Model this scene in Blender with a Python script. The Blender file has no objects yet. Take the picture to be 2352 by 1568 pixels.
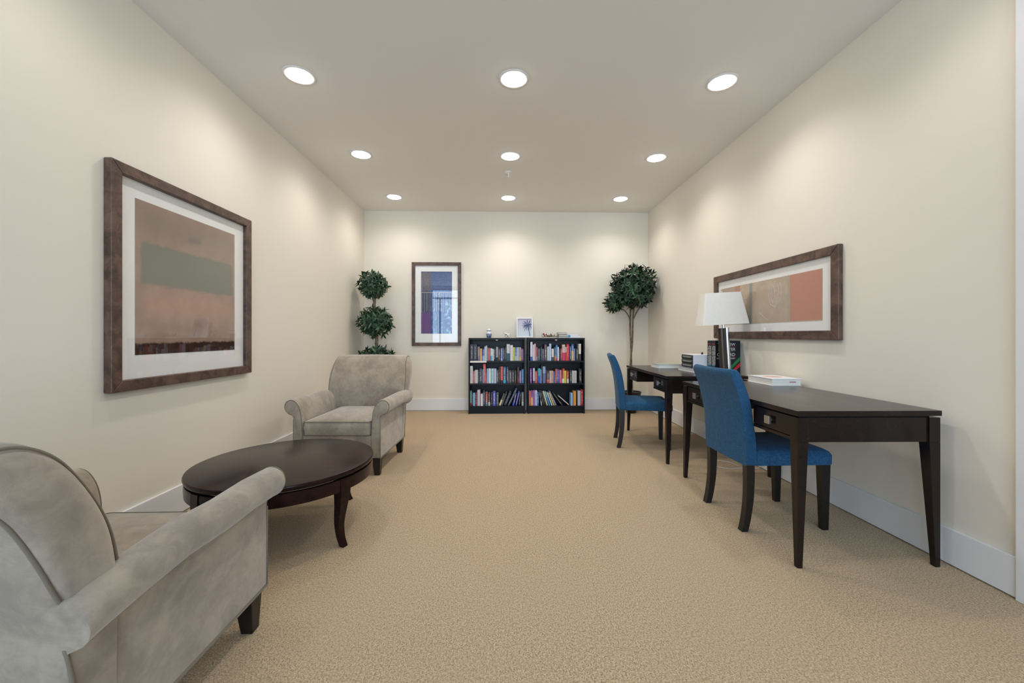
import bpy, math, random
from mathutils import Vector, Matrix, Euler
PI = math.pi
rnd = random.Random(7)
sc = bpy.context.scene
C = sc.collection

# ------------------------------------------------------------------ camera
cam_d = bpy.data.cameras.new('camera'); cam = bpy.data.objects.new('camera', cam_d); C.objects.link(cam)
cam_d.sensor_width = 36; cam_d.lens = 36 * 915 / 2352; cam_d.shift_y = -15 / 2352
cam_d.clip_start = 0.05
cam.location = (0, 0, 1.10); cam.rotation_euler = (PI / 2, 0, -math.atan(23 / 915))
sc.camera = cam

# ------------------------------------------------------------------ world (overcast daylight outside the windows), exposure
DAY = 6.0           # daylight strength
LAMP = 26.0         # watts of each ceiling downlight
w = bpy.data.worlds.new('sky'); sc.world = w; w.use_nodes = True
bg = w.node_tree.nodes['Background']; bg.inputs[0].default_value = (0.60, 0.79, 1.0, 1); bg.inputs[1].default_value = DAY
vs = sc.view_settings
vs.view_transform = 'Standard'; vs.look = 'None'; vs.gamma = 1; vs.use_curve_mapping = False; vs.exposure = 0.40
sc.cycles.max_bounces = 8; sc.cycles.diffuse_bounces = 5; sc.cycles.glossy_bounces = 4; sc.cycles.transparent_max_bounces = 12
sc.cycles.caustics_reflective = False; sc.cycles.caustics_refractive = False; sc.cycles.sample_clamp_indirect = 6

# room sizes (metres)
XL, XR, YB, ZC = -1.995, 2.152, 5.82, 2.90
YR = -3.2                      # window wall of the larger room behind the camera
WINS = [(-2.62, -0.95), (-0.75, 0.92), (1.12, 2.79)]
WZ = (0.35, 2.80)

def area_portal(x0, x1):
    d = bpy.data.lights.new('window_daylight', 'AREA'); d.shape = 'RECTANGLE'; d.size = x1 - x0; d.size_y = WZ[1] - WZ[0]
    d.cycles.is_portal = True
    o = bpy.data.objects.new('window_daylight', d); C.objects.link(o)
    o.location = ((x0 + x1) / 2, YR - 0.02, (WZ[0] + WZ[1]) / 2); o.rotation_euler = (PI / 2, 0, 0)   # faces +Y, into the room
for a, b in WINS: area_portal(a, b)

# ------------------------------------------------------------------ helpers
def lin(c):
    return c / 12.92 if c <= 0.04045 else ((c + 0.055) / 1.055) ** 2.4
def hx(h):
    h = h.lstrip('#')
    if len(h) == 3: h = ''.join(q * 2 for q in h)
    return tuple(lin(int(h[i:i + 2], 16) / 255) for i in (0, 2, 4)) + (1,)

class G:                      # tiny node-graph helper
    def __init__(s, m): s.t = m.node_tree; s.n = s.t.nodes; s.l = s.t.links
    def new(s, typ, **kw):
        n = s.n.new(typ)
        for k, v in kw.items():
            if k.startswith('i_'):
                key = k[2:]; key = int(key) if key.isdigit() else key
                s.put(n.inputs[key], v)
            else: setattr(n, k, v)
        return n
    def put(s, inp, v):
        if isinstance(v, bpy.types.NodeSocket): s.l.new(v, inp)
        else: inp.default_value = v
    def math(s, op, a, b=0.0, clamp=False):
        n = s.n.new('ShaderNodeMath'); n.operation = op; n.use_clamp = clamp
        s.put(n.inputs[0], a); s.put(n.inputs[1], b); return n.outputs[0]
    def mix(s, f, a, b):
        n = s.n.new('ShaderNodeMix'); n.data_type = 'RGBA'
        s.put(n.inputs[0], f); s.put(n.inputs[6], a); s.put(n.inputs[7], b); return n.outputs[2]
    def ramp(s, v, a, b, lo=0.0, hi=1.0, smooth=True):
        n = s.n.new('ShaderNodeMapRange'); n.interpolation_type = 'SMOOTHSTEP' if smooth else 'LINEAR'
        s.put(n.inputs[0], v); s.put(n.inputs[1], a); s.put(n.inputs[2], b); s.put(n.inputs[3], lo); s.put(n.inputs[4], hi); return n.outputs[0]
    def noise(s, scale, detail=2.0, rough=0.5, vec=None, dist=0.0):
        n = s.n.new('ShaderNodeTexNoise'); n.inputs['Scale'].default_value = scale; n.inputs['Detail'].default_value = detail
        n.inputs['Roughness'].default_value = rough; n.inputs['Distortion'].default_value = dist
        if vec is not None: s.l.new(vec, n.inputs['Vector'])
        return n.outputs['Fac']
    def coord(s, which='Object'): return s.n.new('ShaderNodeTexCoord').outputs[which]
    def mapping(s, vec, scale=(1, 1, 1), rot=(0, 0, 0)):
        n = s.n.new('ShaderNodeMapping'); s.l.new(vec, n.inputs['Vector']); n.inputs['Scale'].default_value = scale; n.inputs['Rotation'].default_value = rot
        return n.outputs[0]
    def bump(s, h, strength, dist):
        n = s.n.new('ShaderNodeBump'); n.inputs['Strength'].default_value = strength; n.inputs['Distance'].default_value = dist
        s.put(n.inputs['Height'], h); return n.outputs[0]

MATS = {}
def mat(name, col, rough=0.5, metal=0.0, spec=0.5, sheen=0.0, coat=0.0, fn=None, emit=None):
    if name in MATS: return MATS[name]
    m = bpy.data.materials.new(name); m.use_nodes = True
    b = m.node_tree.nodes['Principled BSDF']
    b.inputs['Base Color'].default_value = hx(col) if isinstance(col, str) else col
    b.inputs['Roughness'].default_value = rough; b.inputs['Metallic'].default_value = metal
    b.inputs['Specular IOR Level'].default_value = spec
    b.inputs['Sheen Weight'].default_value = sheen; b.inputs['Coat Weight'].default_value = coat
    if emit:
        b.inputs['Emission Color'].default_value = emit[0] + (1,); b.inputs['Emission Strength'].default_value = emit[1]
    if fn: fn(G(m), b)
    MATS[name] = m
    return m

def paint_fn(g, b):
    c = g.coord(); g.put(b.inputs['Normal'], g.bump(g.noise(260, 3, 0.6, c), 0.12, 0.002))
def carpet_fn(g, b):
    c = g.coord()
    fine = g.noise(210, 3, 0.75, c); mid = g.noise(110, 2, 0.6, g.mapping(c, (1.25, 0.8, 1))); big = g.noise(1.6, 3, 0.55, c, 0.4)
    k = g.ramp(g.math('ADD', g.math('MULTIPLY', fine, 0.72), g.math('MULTIPLY', mid, 0.28)), 0.36, 0.64)
    col = g.mix(k, hx('#88704f'), hx('#e4caa6'))
    col = g.mix(g.ramp(big, 0.3, 0.7, 0.0, 0.30), col, hx('#c0a585'))
    g.put(b.inputs['Base Color'], col)
    g.put(b.inputs['Normal'], g.bump(g.math('ADD', fine, mid), 0.9, 0.006))
def wood_fn(c1, c2, sc_=(3, 60, 60)):
    def f(g, b):
        c = g.coord(); n = g.noise(1.0, 4, 0.6, g.mapping(c, sc_), 0.6)
        g.put(b.inputs['Base Color'], g.mix(g.ramp(n, 0.3, 0.7), hx(c1), hx(c2)))
        g.put(b.inputs['Roughness'], g.ramp(n, 0.2, 0.8, 0.21, 0.23))
    return f
def suede_fn(g, b):
    c = g.coord()
    n1 = g.noise(5.5, 5, 0.6, c, 0.7); n2 = g.noise(26, 5, 0.68, g.mapping(c, (1, 0.6, 0.7)), 0.8); n3 = g.noise(420, 2, 0.6, c)
    k = g.ramp(g.math('ADD', g.math('MULTIPLY', n1, 0.62), g.math('MULTIPLY', n2, 0.38)), 0.36, 0.64)
    col = g.mix(k, hx('#82766a'), hx('#a59887'))
    col = g.mix(g.math('MULTIPLY', n3, 0.35), col, hx('#958b7c'))
    g.put(b.inputs['Base Color'], col)
    g.put(b.inputs['Normal'], g.bump(g.math('ADD', n3, g.math('MULTIPLY', n2, 2.0)), 0.25, 0.002))
def weave_fn(c1, c2):
    def f(g, b):
        c = g.coord(); n = g.noise(330, 2, 0.7, c); m = g.noise(45, 2, 0.5, c)
        k = g.ramp(g.math('ADD', g.math('MULTIPLY', n, 0.88), g.math('MULTIPLY', m, 0.12)), 0.35, 0.65)
        g.put(b.inputs['Base Color'], g.mix(k, hx(c1), hx(c2))); g.put(b.inputs['Normal'], g.bump(n, 0.35, 0.0015))
    return f
def linen_fn(g, b):
    c = g.coord(); n = g.noise(1, 2, 0.6, g.mapping(c, (260, 260, 18))); n2 = g.noise(1, 2, 0.6, g.mapping(c, (30, 30, 300)))
    g.put(b.inputs['Base Color'], g.mix(g.math('MULTIPLY', g.math('ADD', n, n2), 0.5), hx('#d3cdc4'), hx('#efece6')))
def leaf_fn(g, b):
    r = g.new('ShaderNodeObjectInfo').outputs['Random']; c = g.coord(); n = g.noise(9, 2, 0.5, c)
    k = g.math('ADD', g.math('MULTIPLY', r, 0.5), g.math('MULTIPLY', n, 0.5))
    g.put(b.inputs['Base Color'], g.mix(g.ramp(k, 0.2, 0.75), hx('#16281c'), hx('#44694a')))
def frame_fn(g, b):
    c = g.coord(); n = g.noise(14, 4, 0.65, g.mapping(c, (1, 1, 1)), 0.5); n2 = g.noise(90, 2, 0.7, c)
    col = g.mix(g.ramp(n, 0.3, 0.7), hx('#3f2e26'), hx('#6a5145')); col = g.mix(g.ramp(n2, 0.66, 0.74, 0, 0.5), col, hx('#1d1410'))
    g.put(b.inputs['Base Color'], col)
def bark_fn(g, b):
    c = g.coord(); n = g.noise(1, 4, 0.7, g.mapping(c, (70, 70, 18)))
    g.put(b.inputs['Base Color'], g.mix(g.ramp(n, 0.3, 0.7), hx('#3f362e'), hx('#8d7e6d'))); g.put(b.inputs['Normal'], g.bump(n, 0.6, 0.004))
def jar_fn(g, b):
    c = g.coord(); z = g.new('ShaderNodeSeparateXYZ', i_0=c).outputs[2]; n = g.noise(75, 2, 0.5, c)
    low = g.ramp(z, 0.062, 0.066, 1, 0); ink = g.ramp(n, 0.45, 0.55)
    band = g.math('MULTIPLY', g.ramp(z, 0.098, 0.1), g.ramp(z, 0.108, 0.106))
    k = g.math('MAXIMUM', g.math('MULTIPLY', low, g.math('ADD', g.math('MULTIPLY', ink, 0.5), 0.45)), g.math('MULTIPLY', g.ramp(n, 0.55, 0.6), 0.35))
    k = g.math('MAXIMUM', k, g.math('MULTIPLY', band, 0.9))
    g.put(b.inputs['Base Color'], g.mix(k, hx('#e6eaf0'), hx('#23488f')))
def cow_fn(g, b):
    c = g.coord(); v = g.new('ShaderNodeTexVoronoi'); v.inputs['Scale'].default_value = 34; g.l.new(c, v.inputs['Vector'])
    g.put(b.inputs['Base Color'], g.mix(g.ramp(v.outputs['Distance'], 0.26, 0.32, 1, 0), hx('#e8e4da'), hx('#191615')))

M_wall = mat('wall_paint', '#e6dfd2', 0.85, fn=paint_fn, spec=0.25)
M_ceil = mat('ceiling_paint', '#ebe9e6', 0.9, fn=paint_fn, spec=0.15)
M_trim = mat('trim_paint', '#e4e4e6', 0.45)
M_carpet = mat('carpet', '#a98d70', 0.98, spec=0.05, sheen=0.2, fn=carpet_fn)
M_wood = mat('espresso_wood', '#2b211d', 0.3, spec=0.28, fn=wood_fn('#1a1311', '#231916', (12, 4, 12)))
M_table = mat('espresso_table', '#2b1d1a', 0.22, spec=0.16, fn=wood_fn('#1c100e', '#2b1713', (4, 30, 30)))
M_leg = mat('black_stained_wood', '#120e0d', 0.35)
M_suede = mat('taupe_suede', '#9a8f80', 0.9, spec=0.15, sheen=0.45, fn=suede_fn)
M_pipe = mat('taupe_piping', '#766d5f', 0.85, spec=0.15, sheen=0.2)
M_blue = mat('blue_fabric', '#1c4f80', 0.95, spec=0.08, sheen=0.08, fn=weave_fn('#1a3c59', '#335f84'))
M_bookcase = mat('black_bookcase', '#0c0f18', 0.4, spec=0.3)
M_frame = mat('brown_frame', '#46342a', 0.42, fn=frame_fn)
M_matb = mat('mat_board', '#f8f8f6', 0.9)
M_white = mat('white_paint', '#e9e8ea', 0.5)
M_paper = mat('paper', '#e6e4de', 0.85)
M_chrome = mat('chrome', '#c9ccd4', 0.18, metal=1.0)
M_nickel = mat('brushed_nickel', '#b9b6b2', 0.32, metal=1.0)
M_bronze = mat('dark_bronze', '#4a4037', 0.38, metal=0.6)
M_linen = mat('linen_shade', '#e3ded6', 0.9, fn=linen_fn)
M_leaf = mat('leaf_green', '#2e5536', 0.42, spec=0.4, fn=leaf_fn)
M_bark = mat('bark', '#75665a', 0.9, fn=bark_fn)
M_pot = mat('black_pot', '#121213', 0.35)
M_moss = mat('moss', '#3c4634', 0.95)
M_jar = mat('blue_white_porcelain', '#e6eaf0', 0.2, fn=jar_fn)
M_cow = mat('spotted_ceramic', '#e8e4da', 0.3, fn=cow_fn)
M_cord = mat('white_cord', '#d9d4c8', 0.5)
M_black = mat('matte_black', '#0d0d10', 0.6)
M_navy = mat('navy_cover', '#0d1420', 0.4)
M_lens = mat('lamp_lens', '#ffffff', 0.5, emit=((1.0, 0.96, 0.90), 15.0))

def glass_mat():
    m = bpy.data.materials.new('clear_glass'); m.use_nodes = True; g = G(m); g.n.clear()
    o = g.n.new('ShaderNodeOutputMaterial'); t = g.n.new('ShaderNodeBsdfTransparent'); r = g.n.new('ShaderNodeBsdfGlossy'); r.inputs['Roughness'].default_value = 0.0
    f = g.n.new('ShaderNodeFresnel'); bf = g.n.new('ShaderNodeNewGeometry').outputs['Backfacing']; g.put(f.inputs[0], g.ramp(bf, 0.0, 1.0, 1.45, 1 / 1.45, False)); x = g.n.new('ShaderNodeMixShader')
    g.l.new(f.outputs[0], x.inputs[0]); g.l.new(t.outputs[0], x.inputs[1]); g.l.new(r.outputs[0], x.inputs[2]); g.l.new(x.outputs[0], o.inputs[0])
    return m
M_glass = glass_mat()

class MB:                     # mesh builder
    def __init__(s): s.v = []; s.f = []; s.m = []
    def add(s, vs_, fs, mi=0):
        o = len(s.v); s.v += [tuple(p) for p in vs_]; s.f += [tuple(i + o for i in f) for f in fs]; s.m += [mi] * len(fs); return s
    def box(s, x0, x1, y0, y1, z0, z1, mi=0):
        return s.frustum((x0, x1, y0, y1, z0), (x0, x1, y0, y1, z1), mi)
    def frustum(s, lo, hi, mi=0):
        v = []
        for (x0, x1, y0, y1, z) in (lo, hi): v += [(x0, y0, z), (x1, y0, z), (x1, y1, z), (x0, y1, z)]
        return s.add(v, [(3, 2, 1, 0), (4, 5, 6, 7), (0, 1, 5, 4), (1, 2, 6, 5), (2, 3, 7, 6), (3, 0, 4, 7)], mi)
    def loft(s, rings, caps=True, mi=0, closed=True):
        n = len(rings[0]); v = [p for r in rings for p in r]; f = []
        for i in range(len(rings) - 1):
            for j in range(n if closed else n - 1):
                k = (j + 1) % n; f.append((i * n + j, i * n + k, (i + 1) * n + k, (i + 1) * n + j))
        if caps: f.append(tuple(range(n - 1, -1, -1))); f.append(tuple((len(rings) - 1) * n + j for j in range(n)))
        return s.add(v, f, mi)
    def tube(s, path, r, n=8, closed=False, mi=0, caps=True):
        P = [Vector(p) for p in path]; N = len(P); rings = []; up = None
        for i in range(N):
            t = (P[(i + 1) % N] - P[i - 1]) if closed else (P[min(i + 1, N - 1)] - P[max(i - 1, 0)])
            t.normalize()
            if up is None:
                up = Vector((0, 0, 1)) if abs(t.z) < 0.9 else Vector((1, 0, 0))
            a = (up - t * up.dot(t)).normalized(); b = t.cross(a); up = a
            rr = r[i] if isinstance(r, (list, tuple)) else r
            rings.append([P[i] + a * (rr * math.cos(2 * PI * k / n)) + b * (rr * math.sin(2 * PI * k / n)) for k in range(n)])
        if closed: rings.append(rings[0])
        return s.loft(rings, caps and not closed, mi)
    def lathe(s, prof, n=24, c=(0, 0, 0), mi=0, caps=True):
        return s.loft([[(c[0] + r * math.cos(2 * PI * k / n), c[1] + r * math.sin(2 * PI * k / n), c[2] + z) for k in range(n)] for r, z in prof], caps, mi)
    def build(s, name, mats, parent=None, smooth=False, bevel=0.0, seg=2, loc=None, angle=None):
        me = bpy.data.meshes.new(name); me.from_pydata(s.v, [], s.f)
        for m in (mats if isinstance(mats, (list, tuple)) else [mats]): me.materials.append(m)
        me.polygons.foreach_set('material_index', s.m)
        if smooth: me.polygons.foreach_set('use_smooth', [True] * len(s.f))
        me.update()
        import bmesh
        bm = bmesh.new(); bm.from_mesh(me); bmesh.ops.recalc_face_normals(bm, faces=bm.faces); bm.to_mesh(me); bm.free()
        if smooth and angle is not None: me.set_sharp_from_angle(angle=angle)
        o = bpy.data.objects.new(name, me); C.objects.link(o)
        if parent: o.parent = parent
        if loc: o.location = loc
        if bevel:
            b = o.modifiers.new('bevel', 'BEVEL'); b.width = bevel; b.segments = seg; b.limit_method = 'ANGLE'; b.angle_limit = math.radians(40)
        return o

def tag(o, label, cat, group=None):
    o['label'] = label; o['category'] = cat
    if group: o['group'] = group
    return o
def thing(name, label, cat, loc=(0, 0, 0), rz=0.0, group=None, rot=None):
    o = bpy.data.objects.new(name, None); o.empty_display_size = 0.05; C.objects.link(o); o.location = loc; o.rotation_euler = rot or (0, 0, rz)
    return tag(o, label, cat, group)
def struct(o): o['kind'] = 'structure'; return o
def copy_tree(o, parent=None):
    c = o.copy(); C.objects.link(c); c.parent = parent
    for ch in [k for k in C.objects if k.parent == o]: copy_tree(ch, c)
    return c
def spline(pts, n, closed=False):     # Catmull-Rom through points, n samples per span
    P = [Vector(p) for p in pts]; N = len(P); out = []
    for i in range(N if closed else N - 1):
        if closed: p0, p1, p2, p3 = P[i - 1], P[i], P[(i + 1) % N], P[(i + 2) % N]
        else: p0, p1, p2, p3 = P[max(i - 1, 0)], P[i], P[i + 1], P[min(i + 2, N - 1)]
        for k in range(n):
            t = k / n
            out.append(0.5 * ((2 * p1) + (p2 - p0) * t + (2 * p0 - 5 * p1 + 4 * p2 - p3) * t * t + (3 * p1 - p0 - 3 * p2 + p3) * t ** 3))
    if not closed: out.append(P[-1])
    return out

# ------------------------------------------------------------------ the room
YO = 1.45                       # the alcove opens here into the larger room behind the camera
RX0, RX1 = -4.2, 4.4
struct(MB().box(RX0 - 0.1, RX1 + 0.1, YR - 0.1, YB + 0.1, -0.1, 0).build('floor', M_carpet))
struct(MB().box(RX0 - 0.1, RX1 + 0.1, YR - 0.1, YB + 0.1, ZC, ZC + 0.12).build('ceiling', M_ceil))
struct(MB().box(XL - 0.12, XL, YO, YB, 0, ZC).build('wall_left', M_wall))
struct(MB().box(XR, XR + 0.12, YO, YB, 0, ZC).build('wall_right', M_wall))
struct(MB().box(XL - 0.12, XR + 0.12, YB, YB + 0.12, 0, ZC).build('wall_back', M_wall))
struct(MB().box(RX0, XL - 0.12, YO, YO + 0.12, 0, ZC).build('wall_return_left', M_wall))
struct(MB().box(XR + 0.12, RX1, YO, YO + 0.12, 0, ZC).build('wall_return_right', M_wall))
struct(MB().box(RX0 - 0.1, RX0, YR, YO + 0.12, 0, ZC).build('wall_lobby_left', M_wall))
struct(MB().box(RX1, RX1 + 0.1, YR, YO + 0.12, 0, ZC).build('wall_lobby_right', M_wall))
wr = MB(); edges = [RX0] + [q for ab in WINS for q in ab] + [RX1]
wr.box(RX0, RX1, YR - 0.1, YR, 0, WZ[0]); wr.box(RX0, RX1, YR - 0.1, YR, WZ[1], ZC)
for i in range(0, len(edges), 2): wr.box(edges[i], edges[i + 1], YR - 0.1, YR, WZ[0], WZ[1])
struct(wr.build('wall_rear', M_wall))
for i, (a, b) in enumerate(WINS):
    f = MB(); t = 0.05
    f.box(a, b, YR - 0.08, YR + 0.02, WZ[0], WZ[0] + t).box(a, b, YR - 0.08, YR + 0.02, WZ[1] - t, WZ[1])
    f.box(a, a + t, YR - 0.08, YR + 0.02, WZ[0] + t, WZ[1] - t).box(b - t, b, YR - 0.08, YR + 0.02, WZ[0] + t, WZ[1] - t)
    wn = struct(f.build('window_%d' % (i + 1), M_black))
    MB().box(a + t, b - t, YR - 0.05, YR - 0.01, 2.43, 2.49).build('transom', M_black, wn)
    MB().box(a + 0.30, a + 0.35, YR - 0.05, YR - 0.01, WZ[0] + t, 2.43).build('mullion', M_black, wn)
    MB().box(a + t, b - t, YR - 0.032, YR - 0.027, WZ[0] + t, WZ[1] - t).build('pane', M_glass, wn)
BH, BT = 0.175, 0.016           # baseboards
def base(name, x0, x1, y0, y1):
    o = struct(MB().box(x0, x1, y0, y1, 0.006, BH).build(name, M_trim, bevel=0.003)); return o
base('baseboard_left', XL, XL + BT, YO, YB)
base('baseboard_right', XR - BT, XR, 1.60, YB)
base('baseboard_back', XL + BT, XR - BT, YB - BT, YB)
struct(MB().box(XR - 0.024, XR, YO, 1.60, 0, ZC).build('trim_1', M_trim, bevel=0.003))

# ------------------------------------------------------------------ ceiling fixtures
def downlight(x, y, label, spot_deg, blend, power):
    t = thing('recessed_downlight', label, 'ceiling light', (x, y, ZC), group='recessed downlights in the ceiling')
    MB().lathe([(0.083, -0.0005), (0.084, -0.004), (0.09, -0.006), (0.098, -0.006), (0.105, -0.004), (0.107, -0.0005)], 40, caps=False).build('trim_ring', M_trim, t, smooth=True)
    MB().lathe([(0.001, -0.024), (0.03, -0.0225), (0.055, -0.018), (0.075, -0.010), (0.083, -0.002)], 40, caps=False).build('lens', M_lens, t, smooth=True)
    d = bpy.data.lights.new('downlight_beam', 'SPOT'); d.energy = LAMP * power; d.color = (1.0, 0.96, 0.90); d.spot_size = math.radians(spot_deg); d.spot_blend = blend; d.shadow_soft_size = 0.05
    o = bpy.data.objects.new('downlight_beam', d); C.objects.link(o); o.parent = t; o.location = (0, 0, -0.06)
for ry, rn in ((1.60, 'overhead'), (2.80, 'nearest visible'), (4.01, 'middle'), (5.23, 'farthest')):
    for cx, cn, sd, bl, pw_ in ((-1.405, 'left wall', 166, 1.0, 0.70), (0.083, 'centre line of the ceiling', 150, 1.0, 1.05), (1.568, 'right wall', 146, 1.0, 0.9)):
        downlight(cx, ry, 'round downlight in the %s ceiling row, along the %s' % (rn, cn), sd, bl, pw_ * (0.55 if ry < 2 else 0.95))
t = thing('fire_sprinkler', 'small white pendant sprinkler head on the ceiling between centre downlights', 'sprinkler', (0.072, 4.403, ZC))
MB().lathe([(0.01, -0.012), (0.03, -0.010), (0.04, -0.002), (0.041, 0)], 24).build('escutcheon', M_white, t, smooth=True)
MB().lathe([(0.010, -0.01), (0.011, -0.022), (0.006, -0.028), (0.005, -0.05), (0.007, -0.055)], 12).build('stem', M_white, t, smooth=True)
MB().lathe([(0.006, -0.053), (0.017, -0.058), (0.017, -0.061), (0.004, -0.062)], 16).build('deflector', M_white, t)

# ------------------------------------------------------------------ framed pictures
def print_mat(name, base_col, layers, extra=None):
    def f(g, b):
        c = g.coord(); x, _, z = g.new('ShaderNodeSeparateXYZ', i_0=c).outputs
        n = g.math('SUBTRACT', g.noise(26, 4, 0.7, c), 0.5); n2 = g.math('SUBTRACT', g.noise(9, 3, 0.6, c), 0.5)
        col = g.mix(g.ramp(n2, -0.15, 0.15), hx(base_col[0]), hx(base_col[1]))
        for (c1, x0, x1, z0, z1, soft, amp, st, speck) in layers:
            xx = g.math('ADD', x, g.math('MULTIPLY', n, amp)); zz = g.math('ADD', z, g.math('MULTIPLY', n, amp))
            m = g.math('MULTIPLY', g.ramp(xx, x0 - soft, x0 + soft), g.ramp(xx, x1 + soft, x1 - soft))
            m = g.math('MULTIPLY', m, g.math('MULTIPLY', g.ramp(zz, z0 - soft, z0 + soft), g.ramp(zz, z1 + soft, z1 - soft)))
            if speck: m = g.math('MULTIPLY', m, g.ramp(g.noise(speck, 3, 0.7, c), 0.5, 0.6))
            col = g.mix(g.math('MULTIPLY', m, st), col, hx(c1))
        g.put(b.inputs['Base Color'], col)
    return mat(name, base_col[0], 0.8, spec=0.2, fn=f)

def picture(name, label, loc, rz, W, H, fw, px0, px1, pz0, pz1, pm, depth=0.04):
    """local: x along the wall, z up, front towards -y, back plane y=0; print rectangle given from the centre"""
    t = thing(name, label, 'framed picture', loc, rz)
    f = MB(); w2, h2 = W / 2, H / 2
    o = [(-w2, -h2), (w2, -h2), (w2, h2), (-w2, h2)]; q = [(-w2 + fw, -h2 + fw), (w2 - fw, -h2 + fw), (w2 - fw, h2 - fw), (-w2 + fw, h2 - fw)]
    for i in range(4):
        a, b, c, d = o[i], o[(i + 1) % 4], q[(i + 1) % 4], q[i]
        v = [(p[0], y, p[1]) for y in (0, -depth) for p in (a, b, c, d)]
        MB().add(v, [(0, 1, 2, 3), (7, 6, 5, 4), (0, 4, 5, 1), (1, 5, 6, 2), (2, 6, 7, 3), (3, 7, 4, 0)]).build('frame_rail', M_frame, t, bevel=0.004)
    e = fw - 0.004
    MB().box(-w2 + e, w2 - e, -0.012, -0.006, -h2 + e, h2 - e).build('mat_board', M_matb, t)
    MB().box(px0, px1, -0.0135, -0.012, pz0, pz1).build('print', pm, t)
    MB().box(-w2 + e, w2 - e, -0.025, -0.022, -h2 + e, h2 - e).build('glass', M_glass, t)
    return t
pm1 = print_mat('band_print', ('#a3887a', '#ae9384'), [
    ('#8f8276', -0.41, 0.41, 0.26, 0.43, 0.10, 0.05, 0.75, 0), ('#7f8376', -0.365, 0.375, -0.015, 0.215, 0.012, 0.035, 0.95, 0),
    ('#6c6a66', -0.03, 0.07, 0.285, 0.325, 0.02, 0.04, 0.5, 0),
    ('#c79c84', -0.36, 0.36, -0.20, -0.05, 0.07, 0.05, 0.5, 0), ('#33180f', -0.41, 0.41, -0.43, -0.345, 0.008, 0.03, 0.95, 0)])
picture('framed_picture', 'large portrait abstract of grey-green and salmon bands in dark brown frame on left wall', (XL, 2.603, 1.399), PI / 2, 1.118, 1.184, 0.058, -0.40, 0.40, -0.408, 0.442, pm1, 0.042)
lines = []
for k in range(15):
    xx = -0.21 + k * 0.0305 + rnd.uniform(-0.008, 0.008); lines.append(('#c9c2b4', xx - 0.0022, xx + 0.0022, -0.10 + rnd.uniform(-0.02, 0.01), 0.165, 0.0015, 0.008, 0.85, 0))
pm2 = print_mat('blue_print_reflection', ('#46527a', '#5a6a95'), [
    ('#55607c', -0.23, -0.08, 0.18, 0.46, 0.02, 0.03, 0.8, 0), ('#4d6aa6', -0.08, 0.23, 0.18, 0.46, 0.02, 0.02, 0.8, 0), ('#b59a63', -0.23, -0.08, 0.19, 0.46, 0.03, 0.02, 0.9, 190), ('#a99f86', -0.08, 0.23, 0.19, 0.46, 0.03, 0.02, 0.6, 190),
    ('#3d4564', -0.23, -0.075, -0.11, 0.165, 0.004, 0.006, 0.8, 0), ('#3a66a8', -0.075, 0.23, -0.46, 0.20, 0.004, 0.01, 0.7, 0),  # blue block on the right is the window's reflection, painted into the print
    ('#6d4f86', -0.23, -0.08, -0.46, -0.12, 0.004, 0.006, 0.95, 0), ('#9fc6ea', 0.11, 0.23, -0.44, 0.06, 0.01, 0.04, 0.75, 22), ('#bcd3e6', -0.07, 0.10, -0.44, 0.18, 0.02, 0.04, 0.35, 40),  # pale blue mottling belongs to the painted window reflection
    ('#1f2f57', 0.008, 0.018, -0.46, 0.17, 0.002, 0.006, 0.8, 0), ('#cfc6b2', -0.23, 0.23, 0.165, 0.171, 0.002, 0.006, 0.9, 0)] + lines)  # dark upright is the mullion within that painted reflection
picture('framed_picture', 'tall narrow blue and purple striped print in dark brown frame on back wall', (-0.949, YB, 1.548), 0, 0.712, 1.212, 0.048, -0.223, 0.223, -0.429, 0.472, pm2, 0.03)
pm3 = print_mat('tulip_print', ('#bba891', '#c9b7a0'), [
    ('#b59c8a', -0.62, -0.33, -0.18, 0.18, 0.004, 0.006, 0.7, 0), ('#c08672', -0.405, -0.325, -0.05, 0.18, 0.004, 0.008, 0.85, 0), ('#d9c2a4', -0.32, -0.22, -0.18, 0.18, 0.006, 0.02, 0.9, 90),
    ('#8d9494', -0.190, -0.150, -0.18, 0.18, 0.004, 0.008, 0.85, 0), ('#b39c88', -0.14, 0.24, -0.18, 0.10, 0.003, 0.006, 0.45, 0), ('#9fa3a2', 0.272, 0.287, -0.18, 0.18, 0.003, 0.006, 0.6, 0),
    ('#c8836f', 0.292, 0.59, -0.17, 0.18, 0.004, 0.006, 0.9, 0), ('#a98a7a', 0.59, 0.64, -0.18, 0.18, 0.006, 0.006, 0.5, 0), ('#d7cdc4', 0.06, 0.22, -0.05, 0.13, 0.02, 0.05, 0.35, 60)])
pr = picture('framed_picture', 'wide tulip print in salmon and tan panels, dark brown frame on right wall', (XR, 3.2015, 1.372), -PI / 2, 1.483, 0.609, 0.062, -0.64, 0.595, -0.176, 0.173, pm3, 0.032)
tu = MB()
def stroke(pts, r=0.0022): tu.tube(spline([(x, -0.0137, z) for x, z in pts], 5), r, 5)
stroke([(0.135, -0.055), (0.085, -0.03), (0.065, 0.03), (0.075, 0.09), (0.105, 0.125), (0.115, 0.13)]); stroke([(0.135, -0.055), (0.185, -0.03), (0.207, 0.03), (0.205, 0.09), (0.185, 0.13)])
stroke([(0.105, 0.125), (0.12, 0.10), (0.13, 0.06), (0.14, 0.09), (0.155, 0.125), (0.17, 0.10), (0.172, 0.05)]); stroke([(0.185, 0.13), (0.172, 0.105), (0.172, 0.05), (0.15, -0.01), (0.135, -0.055)], 0.0016)
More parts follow.
